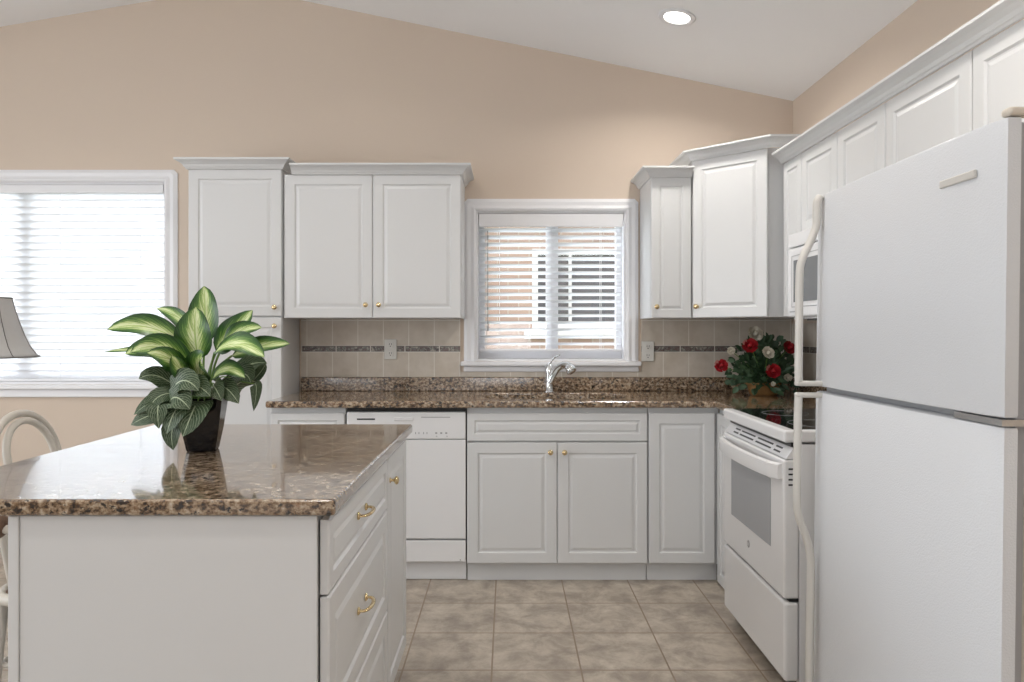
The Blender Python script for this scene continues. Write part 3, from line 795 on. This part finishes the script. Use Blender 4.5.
# ------------------------------------------------------------------ refrigerator (leans back about one degree)
FW = .757
fr = thing('refrigerator', 'large white top-freezer refrigerator on the right, nearest the camera', 'refrigerator', (.828, 1.995, .004), R(-90))
fr.rotation_mode = 'XYZ'
fr.rotation_euler = (R(-.72), 0, R(-90))
FH = 1.622
DT = .035
link('body', bx(.004, FW - .004, DT + .012, .755, .03, FH - .004, bev=.008), BEIGE, fr)
link('gasket', bx(.010, FW - .010, DT - .004, DT + .012, .08, FH - .008), GREY, fr)
def fdoor(name, z0, z1):
    """door with a front that bows slightly and rounded vertical edges"""
    bm = bmesh.new(); n = 16; prof = []
    for i in range(n + 1):
        x = FW * i / n; prof.append((x, .007 * ((2 * x / FW - 1) ** 2) - .007 + (.004 if i in (0, n) else 0)))
    prof = [(0.0, DT - .006), (0, .006)] + prof[1:-1] + [(FW, .006), (FW, DT - .006)]
    lo = [(z0 + .006, 0), (z0, .006)]
    levels = [(z0, .007), (z0 + .002, .002), (z0 + .007, 0), (z1 - .007, 0), (z1 - .002, .002), (z1, .007)]
    rings = []
    for z, ins in levels:
        ring = [bm.verts.new((min(max(x, ins), FW - ins), min(y + ins, DT - .006), z)) for x, y in prof]
        rings.append(ring)
    m_ = len(prof)
    for a, b in zip(rings, rings[1:]):
        for j in range(m_): bm.faces.new([a[j], a[(j + 1) % m_], b[(j + 1) % m_], b[j]])
    bm.faces.new(rings[0]); bm.faces.new(rings[-1][::-1])
    return autosmooth(link(name, bm, FRIDGE, fr), 40)
SEAM = 1.096
d1 = fdoor('freezer_door', SEAM + .008, FH); d2 = fdoor('refrigerator_door', .09, SEAM - .006)
link('toe_grille', bx(.01, FW - .01, DT, DT + .02, .012, .082), BEIGE, fr)
bm = bmesh.new()
for z in (.03, .045, .06): box(bm, .05, FW - .05, DT - .002, DT - .0005, z, z + .006)
link('grille_slot', bm, BLACK, fr)
# long cranked handles
def fh(path, parent):
    bm = tube(bmesh.new(), smoothpath(path, 7), .0125, 12, (1.0, .8)); return link('door_handle', bm, HANDLE, parent, smooth=True)
hx = .047
fh([(hx, -.010, 1.615), (hx, -.018, 1.600), (hx, -.019, 1.57), (hx, -.020, 1.535), (hx, -.036, 1.49), (hx, -.056, 1.445), (hx, -.062, 1.40), (hx, -.062, 1.25), (hx, -.062, 1.16), (hx, -.061, 1.118)], d1)
link('handle_foot', bx(hx - .010, hx + .012, -.071, .002, 1.106, 1.120, bev=.005), HANDLE, d1)
fh([(hx, -.061, 1.078), (hx, -.062, 1.03), (hx, -.062, .90), (hx, -.062, .80), (hx, -.056, .755), (hx, -.036, .70), (hx, -.024, .65), (hx, -.022, .58), (hx, -.022, .30), (hx, -.012, .16), (hx, -.004, .13)], d2)
link('handle_foot', bx(hx - .010, hx + .012, -.071, .002, 1.075, 1.0885, bev=.005), HANDLE, d2)
link('hinge_plate', bx(FW - .13, FW + .002, .0, .06, SEAM - .0045, SEAM + .0065), STEEL, fr)
hc = bx(FW - .022, FW + .004, .006, .10, FH + .001, FH + .016, bev=.006, seg=3)
link('hinge_cover', hc, BEIGE, fr)
link('badge', bx(FW - .172, FW - .066, -.0095, -.003, 1.530, 1.545, bev=.002), CHROME if False else HANDLE, d1)

# ------------------------------------------------------------------ ceiling light
cz = ceilz(.814); ang = math.atan(.205)
cl = thing('ceiling_light', 'round recessed ceiling light, lit', 'ceiling light', (.814, 3.494, cz - .001)); cl.rotation_euler = (0, ang, 0)
bm = lathe(bmesh.new(), [(.062, -.002), (.068, -.007), (.086, -.005), (.090, 0), (.062, 0)], 36, cap=False)
link('trim_ring', bm, TRIM, cl, smooth=True)
link('bulb', lathe(bmesh.new(), [(.061, -.004), (.061, -.001)], 32), FROST, cl)
def pot(x, y, e, n):
    lamp('recessed_spot', 'AREA', (x, y, ceilz(x) - .02), (0, 0, 0), e, (1, .95, .88), .16, shape='DISK', spread=R(150))
pot(.814, 3.494, 9, 0)
for x, y in ((.814, 1.7), (-.9, 2.6), (-.9, .8), (.8, -.4), (-3, 2.2)):
    c2 = thing('ceiling_light', 'recessed ceiling light outside the picture above the room', 'ceiling light', (x, y, ceilz(x) - .001), group='recessed ceiling lights outside the picture')
    c2.rotation_euler = (0, ang if x > APX else -math.atan(.173), 0)
    for ch in list(cl.children):
        k_ = ch.copy(); COL.objects.link(k_); k_.parent = c2
    pot(x, y, 9, 1)

# ------------------------------------------------------------------ plant on the island
def leaf(bm, uvl, p0, ctrl, p2, W_, nrm, fold=.25, n=10, wave=.0, shape=.85):
    p0, ctrl, p2 = Vector(p0), Vector(ctrl), Vector(p2); nrm = Vector(nrm).normalized(); rows = []
    for i in range(n + 1):
        t = i / n
        c = p0 * (1 - t) ** 2 + ctrl * 2 * t * (1 - t) + p2 * t * t
        tg = ((ctrl - p0) * 2 * (1 - t) + (p2 - ctrl) * 2 * t).normalized()
        s = tg.cross(nrm).normalized(); up = s.cross(tg).normalized()
        wd = W_ * max(.012, sin(pi * min(1, t ** shape)) ** .62) * .5
        row = []
        for j in range(-3, 4):
            a = j / 3
            row.append((bm.verts.new(c + s * wd * a + up * (abs(a) ** 1.3 * wd * fold + wave * sin(t * 9 + a * 3) * abs(a))), t, .5 + a / 2))
        rows.append(row)
    for a, b in zip(rows, rows[1:]):
        for j in range(6):
            q = [a[j], a[j + 1], b[j + 1], b[j]]
            f = bm.faces.new([x[0] for x in q]); f.smooth = True
            for lp, x in zip(f.loops, q): lp[uvl].uv = (x[1], x[2])
PX, PY = -.892, 2.12
pl = thing('potted_plant', 'leafy green and cream plant in a black pot on the island', 'potted plant', (PX, PY, CT1 + .0008), R(0))
bm = bmesh.new()
def sq(h, z, rot=R(11), ch=.012):
    pts = []
    for a in range(4):
        for s in (-1, 1):
            an = a * pi / 2
            x, y = h, s * (h - ch)
            pts.append(bm.verts.new((x * cos(an + rot) - y * sin(an + rot), x * sin(an + rot) + y * cos(an + rot), z)))
    return pts
rs = [sq(.038, 0), sq(.040, .004), sq(.050, .06), sq(.058, .12), sq(.062, .155), sq(.058, .155), sq(.055, .14)]
for a, b in zip(rs, rs[1:]):
    for i in range(8): bm.faces.new([a[i], a[(i + 1) % 8], b[(i + 1) % 8], b[i]])
bm.faces.new(rs[0][::-1]); bm.faces.new(rs[-1])
link('pot', bm, POT, pl)
link('soil', prism(bmesh.new(), [(.05 * cos(a * pi / 6 ), .05 * sin(a * pi / 6)) for a in range(12)], .1405, .147), SOIL, pl)
def Q(u, v, dy=0): return ((u - 203) / 342 * (1 + dy / 2.12), dy, (450 - v) / 342 * (1 + dy / 2.12))
bm = bmesh.new(); uvl = bm.loops.layers.uv.new('UVMap'); sm = bmesh.new()
F = (0, -1, .25)
big = [  # blade base, control, tip (pixel, depth), width, facing
    ((203, 358, -.03), (200, 330, -.05), (202, 305, -.04), .108, (0, -1, .1)),
    ((203, 345, .01), (203, 312, .02), (200, 288, .03), .092, (0, -1, .1)),
    ((213, 352, .03), (222, 338, .03), (224, 326, .04), .055, (0, -1, .3)),
    ((184, 342, -.02), (156, 314, -.06), (119, 325, -.08), .078, (.1, -.8, .6)),
    ((190, 356, -.05), (168, 336, -.10), (143, 347, -.12), .074, (.1, -.8, .5)),
    ((188, 345, .05), (172, 316, .08), (143, 314, .10), .048, (0, -.9, .4)),
    ((198, 366, -.06), (178, 330, -.10), (152, 344, -.14), .082, (0, -1, .4)),
    ((186, 366, .0), (156, 342, -.05), (115, 348, -.07), .036, (0, -.6, 1)),
    ((198, 374, -.07), (192, 346, -.12), (170, 344, -.15), .062, (-.2, -1, .4)),
    ((216, 352, .0), (234, 334, -.01), (254, 310, -.01), .085, (-.35, -1, .1)),
    ((220, 352, .0), (240, 324, -.03), (266, 326, -.03), .062, (-.2, -.8, .5)),
    ((222, 350, -.05), (252, 328, -.1), (286, 349, -.14), .08, (-.1, -.75, .8)),
    ((232, 356, .0), (264, 342, -.03), (297, 341, -.05), .062, (-.1, -.8, .55)),
    ((208, 380, -.06), (216, 352, -.1), (222, 350, -.13), .085, (.1, -1, .4)),
    ((220, 376, -.05), (238, 356, -.08), (260, 372, -.1), .058, (0, -.8, .7)),
    ((202, 378, -.08), (196, 362, -.11), (192, 348, -.13), .05, (0, -1, .5)),
]
for b, c, t_, W_, nr in big:
    leaf(bm, uvl, Q(*b), Q(*c), Q(*t_), W_, nr, .28, 12, .003, .8)
    a0 = Vector((random.uniform(-.02, .02), random.uniform(-.02, .02), .145)); e0 = Vector(Q(*b))
    tube(sm, smoothpath([a0, a0.lerp(e0, .5) + Vector((0, 0, .02)), e0], 5), .0035, 6)
link('broad_leaves', bm, LEAF, pl)
bm = bmesh.new(); uvl = bm.loops.layers.uv.new('UVMap')
small = [
    ((186, 385, -.06), (170, 362, -.10), (157, 372, -.12), .058, 1), ((188, 392, -.08), (172, 388, -.11), (152, 408, -.12), .05, 1),
    ((190, 388, -.09), (172, 384, -.13), (170, 406, -.14), .055, 1), ((188, 405, -.09), (172, 404, -.13), (149, 418, -.12), .062, 1),
    ((192, 412, -.08), (186, 420, -.12), (190, 444, -.11), .062, 1), ((186, 385, -.10), (205, 362, -.14), (222, 382, -.15), .075, 1),
    ((186, 396, -.11), (200, 380, -.16), (215, 400, -.16), .08, 1), ((180, 402, -.10), (178, 384, -.15), (182, 420, -.15), .07, 1),
    ((200, 400, -.1), (196, 394, -.14), (190, 425, -.15), .085, 1), ((212, 398, -.1), (218, 396, -.15), (206, 428, -.15), .09, 1),
    ((218, 396, -.09), (222, 392, -.13), (211, 420, -.13), .065, 1), ((222, 384, -.06), (232, 376, -.12), (240, 394, -.12), .055, 1),
    ((224, 385, -.04), (240, 378, -.09), (254, 398, -.10), .06, 1), ((230, 378, 0), (252, 366, -.03), (258, 380, -.05), .07, 1),
    ((250, 382, .02), (262, 372, .0), (266, 364, .0), .035, 1), ((254, 384, .0), (262, 380, -.02), (258, 410, -.03), .035, 1),
    ((225, 378, .06), (240, 364, .08), (256, 368, .08), .06, 1), ((176, 372, .05), (168, 360, .07), (160, 368, .08), .055, 1),
    ((205, 385, -.09), (215, 372, -.13), (232, 388, -.14), .07, 1), ((206, 410, -.07), (196, 404, -.12), (180, 436, -.10), .03, 1),
    ((212, 404, .05), (224, 380, .12), (238, 392, .16), .08, 1), ((190, 404, .05), (180, 380, .12), (166, 396, .16), .08, 1), ((203, 404, .05), (203, 380, .12), (206, 398, .18), .09, 1),
]
for b, c, t_, W_, _ in small:
    q0, q1, q2 = Q(*b), Q(*c), Q(*t_)
    leaf(bm, uvl, q0, q1, q2, W_, (random.uniform(-.2, .2), -1 if t_[2] < .1 else 1, .45), .12, 8, .001, .75)
    a0 = Vector((random.uniform(-.02, .02), random.uniform(-.02, .02), .145)); e0 = Vector(q0); mid = a0.lerp(e0, .5) + Vector((0, 0, .03))
    tube(sm, smoothpath([a0, mid, e0], 4), .002, 5)
link('veined_leaves', bm, VEIN, pl)
link('stems', sm, STEM, pl, smooth=True)

# ------------------------------------------------------------------ flower basket
FX, FYY = 1.385, 3.93
fb = thing('flower_basket', 'tan basket of red and cream roses in the worktop corner', 'flower arrangement', (FX, FYY, CT1 + .0008))
def P3(u, v, y): # offsets of the blooms from the basket base
    return Vector(((u - 508) * y / 725 - FX, y - FYY, H - (v - 331) * y / 725 - CT1))
bm = bmesh.new(); n = 28
bk = [(.058, 0), (.066, .010), (.072, .04), (.076, .066), (.080, .072), (.076, .076), (.068, .068), (.056, .02)]
lathe(bm, bk, n, Matrix.Diagonal((1.15, .75, .85, 1)))
link('basket', bm, BASKET, fb, smooth=True)
bm = tube(bmesh.new(), [(.090 * cos(a * pi / 14), .059 * sin(a * pi / 14), .063 + .002 * sin(a * 3)) for a in range(28)], .006, 8, closed=True)
link('rim_braid', bm, BASKET, fb, smooth=True)
bm = bmesh.new(); uvl = bm.loops.layers.uv.new('UVMap')
rnd = random.Random(3)
for i in range(620):
    a = rnd.uniform(0, 2 * pi); el = rnd.uniform(-.34, 1.4); rad = rnd.uniform(.05, 1)
    ex = Vector((cos(a) * cos(el) * .225, sin(a) * cos(el) * .13, max(.015, .10 + sin(el) * (.215 if el > 0 else .32)))) * 1
    base = Vector((ex.x * rad * .8, ex.y * rad * .8, .09 + (ex.z - .09) * rad))
    dr_ = Vector((ex.x, ex.y, ex.z - .08)).normalized() + Vector((rnd.uniform(-.6, .6), rnd.uniform(-.6, .6), rnd.uniform(-.6, .4)))
    dr_.normalize(); ln = rnd.uniform(.03, .06)
    tip = base + dr_ * ln; tip.z = max(tip.z, .006); base.z = max(base.z, .01)
    if tip.x > XR - FX - .035 or tip.y > D - FYY - .035: continue
    leaf(bm, uvl, base, base.lerp(tip, .5) + Vector((0, 0, .008)), tip, rnd.uniform(.018, .034), (rnd.uniform(-.5, .5), -1, rnd.uniform(-.3, 1)), .2, 4, 0, .8)
link('foliage', bm, DARKLEAF, fb)
def rose(c, rad, m, seed, m2=None):
    rn = random.Random(seed); bm = bmesh.new()
    face = Vector((rn.uniform(-.3, .3), -1, rn.uniform(.1, .5))).normalized()
    Rq = face.to_track_quat('Z', 'Y').to_matrix().to_4x4()
    for ring, (k, open_, sc_l) in enumerate(((2, .10, .42), (3, .28, .6), (4, .5, .78), (5, .78, .95), (6, 1.08, 1.08))):
        for i in range(k):
            a0 = 2 * pi * i / k + ring * .6 + rn.uniform(-.2, .2)
            rows = []
            for s in range(5):
                t = s / 4; row = []
                for j in range(5):
                    b = (j / 4 - .5) * 2
                    wdt = .75 * sin(pi * (.2 + .55 * t)) * (2.2 / k + .38)
                    aa = a0 + b * wdt
                    el = open_ * t * .95
                    rr_ = rad * sc_l * (.12 + .88 * sin(el + .15)) * (1 + .05 * rn.uniform(-1, 1))
                    zz = rad * (1.05, 1.0, .92, .78, .55)[ring] * t - (b * b) * rad * .10 * t
                    row.append(bm.verts.new(Rq @ Vector((rr_ * cos(aa), rr_ * sin(aa), zz - rad * .3)) + c))
                rows.append(row)
            for p, q in zip(rows, rows[1:]):
                for j in range(4):
                    f = bm.faces.new([p[j], p[j + 1], q[j + 1], q[j]]); f.smooth = True
                    f.material_index = 1 if (m2 and ring == 4 and i == 0) else 0
    lathe(bm, [(rad * .05, -rad * .35), (rad * .30, -rad * .15), (rad * .34, rad * .25), (rad * .22, rad * .6), (rad * .05, rad * .68)], 10, Matrix.Translation(c) @ Rq)
    return link('rose', bm, [m, m2 or m], fb)
rose(P3(750, 346, 3.82), .040, REDP, 1, PINKP).__setitem__('label', 'red rose')
rose(P3(789, 348, 3.84), .036, REDP, 2)['label'] = 'red rose'
rose(P3(721, 366, 3.86), .036, REDP, 3, PINKP)['label'] = 'red rose'
rose(P3(773, 371, 3.79), .038, REDP, 4, PINKP)['label'] = 'red rose'
rose(P3(755, 334, 3.90), .042, WHITEP, 5)['label'] = 'cream rose'
rose(P3(768, 353, 3.80), .034, WHITEP, 6)['label'] = 'cream rose'
rose(P3(731, 351, 3.88), .022, WHITEP, 7)['label'] = 'cream rose'
rose(P3(788, 378, 3.86), .022, WHITEP, 8)['label'] = 'cream rose'
rose(P3(773, 384, 3.80), .013, WHITEP, 9)['label'] = 'cream rose'
bm = bmesh.new()
for (u, v, y) in ((750, 346, 3.84), (789, 348, 3.87), (721, 366, 3.89), (773, 371, 3.82), (755, 334, 3.92), (768, 353, 3.83), (731, 351, 3.9)):
    e = P3(u, v, y); tube(bm, smoothpath([(0, 0, .05), Vector((e.x * .5, e.y * .5, .05 + (e.z - .05) * .6)), e], 4), .0022, 5)
link('flower_stems', bm, STEM, fb, smooth=True)

# ------------------------------------------------------------------ floor lamp by the large window
fl = thing('floor_lamp', 'floor lamp with grey bell-shaped fabric shade in front of the large window', 'lamp', (-2.34, 3.2, 0))
bm = bmesh.new()
prof = [(.125, 1.405), (.136, 1.36), (.153, 1.30), (.173, 1.24), (.194, 1.19), (.217, 1.155), (.230, 1.143)]
lathe(bm, prof + [(r - .003, z) for r, z in prof[::-1]] + [prof[0]], 40, cap=False)
sh = link('lamp_shade', bm, SHADE, fl, smooth=True)
bm = bmesh.new()
for k in range(8):
    a = k * pi / 4 + .42
    tube(bm, [((r + .001) * cos(a), (r + .001) * sin(a), z) for r, z in prof], .0022, 6)
for r, z in (prof[0], prof[-1]):
    tube(bm, [((r) * cos(a * pi / 20), r * sin(a * pi / 20), z) for a in range(40)], .004, 6, closed=True)
link('shade_piping', bm, SHADE2, sh, smooth=True)
link('base', lathe(bmesh.new(), [(.15, .001), (.15, .012), (.06, .03), (.015, .05)], 32), STEEL, fl, smooth=True)
link('pole', lathe(bmesh.new(), [(.011, .045), (.011, 1.30), (.018, 1.31), (.018, 1.34)], 12), STEEL, fl, smooth=True)
bm = bmesh.new()
for k in range(3): tube(bm, [(0, 0, 1.335), (.125 * cos(k * 2.094), .125 * sin(k * 2.094), 1.39)], .002, 6)
link('shade_spider', bm, STEEL, fl)

# ------------------------------------------------------------------ rattan dining chair beyond the island
ch = thing('dining_chair', 'pale rattan dining chair with looped back left of the island', 'chair', (-1.46, 2.49, 0), pi)
def hoop(hw, top, zb, x, r, xt):
    pts = []
    for i in range(25):
        a = pi * i / 24
        pts.append((x + xt * sin(a) , -hw * cos(a), zb + (top - zb) * sin(a) ** .62))
    return tube(bmesh.new(), pts, r, 10)
def hoop2(hw, top, x0, r, zs=.42):
    """upright hoop: legs rise from the seat and close in an arch"""
    pts = []
    zs2 = top - hw * 1.0
    for t in range(6): pts.append((x0 + .05 * (t / 6), -hw * (.82 + .18 * t / 6), zs + (zs2 - zs) * t / 6))
    for i in range(17):
        a = pi * i / 16; pts.append((x0 + .05 + .03 * sin(a), -hw * cos(a), zs2 + (top - zs2) * sin(a)))
    for t in range(6): pts.append((x0 + .05 * (1 - (t + 1) / 6), hw * (1 - .18 * (t + 1) / 6), zs2 + (zs - zs2) * (t + 1) / 6))
    return tube(bmesh.new(), pts, r, 10)
link('back_hoop', hoop2(.175, .975, .14, .013), RATTAN, ch, smooth=True)
link('inner_hoop', hoop2(.120, .950, .125, .012), RATTAN, ch, smooth=True)
link('seat_frame', tube(bmesh.new(), [(x, y, .42) for x, y in rrect(-.24, .165, -.24, .24, .1)], .018, 10, closed=True), RATTAN, ch, smooth=True)
link('seat', prism(bmesh.new(), rrect(-.235, .16, -.235, .235, .1), .415, .430), WICKER, ch)
bm = prism(bmesh.new(), rrect(-.22, .13, -.22, .22, .09), .4305, .475)
bevelmod(link('seat_cushion', bm, CUSHION, ch), .015)
for sx in (-.2, .14):
    for sy in (-.19, .19):
        link('leg', tube(bmesh.new(), [(sx, sy, .41), (sx * 1.1, sy * 1.05, .2), (sx * 1.18, sy * 1.1, .001)], [.016, .015, .012], 10), RATTAN, ch, smooth=True)
for sy in (-1, 1):
    pts = smoothpath([(.185, sy * .18, .66), (.16, sy * .25, .665), (.09, sy * .27, .655), (.01, sy * .268, .62), (-.02, sy * .25, .52), (.0, sy * .235, .44)], 6)
    arm = link('armrest', tube(bmesh.new(), pts, .014, 10), RATTAN, ch, smooth=True)
    link('arm_wrap', tube(bmesh.new(), pts[4:14], [.018] + [.036] * 8 + [.018], 12), WICKER, arm, smooth=True)
link('stretcher', tube(bmesh.new(), [(x, y, .2) for x, y in rrect(-.215, .155, -.195, .195, .03, 3)], .009, 8, closed=True), RATTAN, ch, smooth=True)
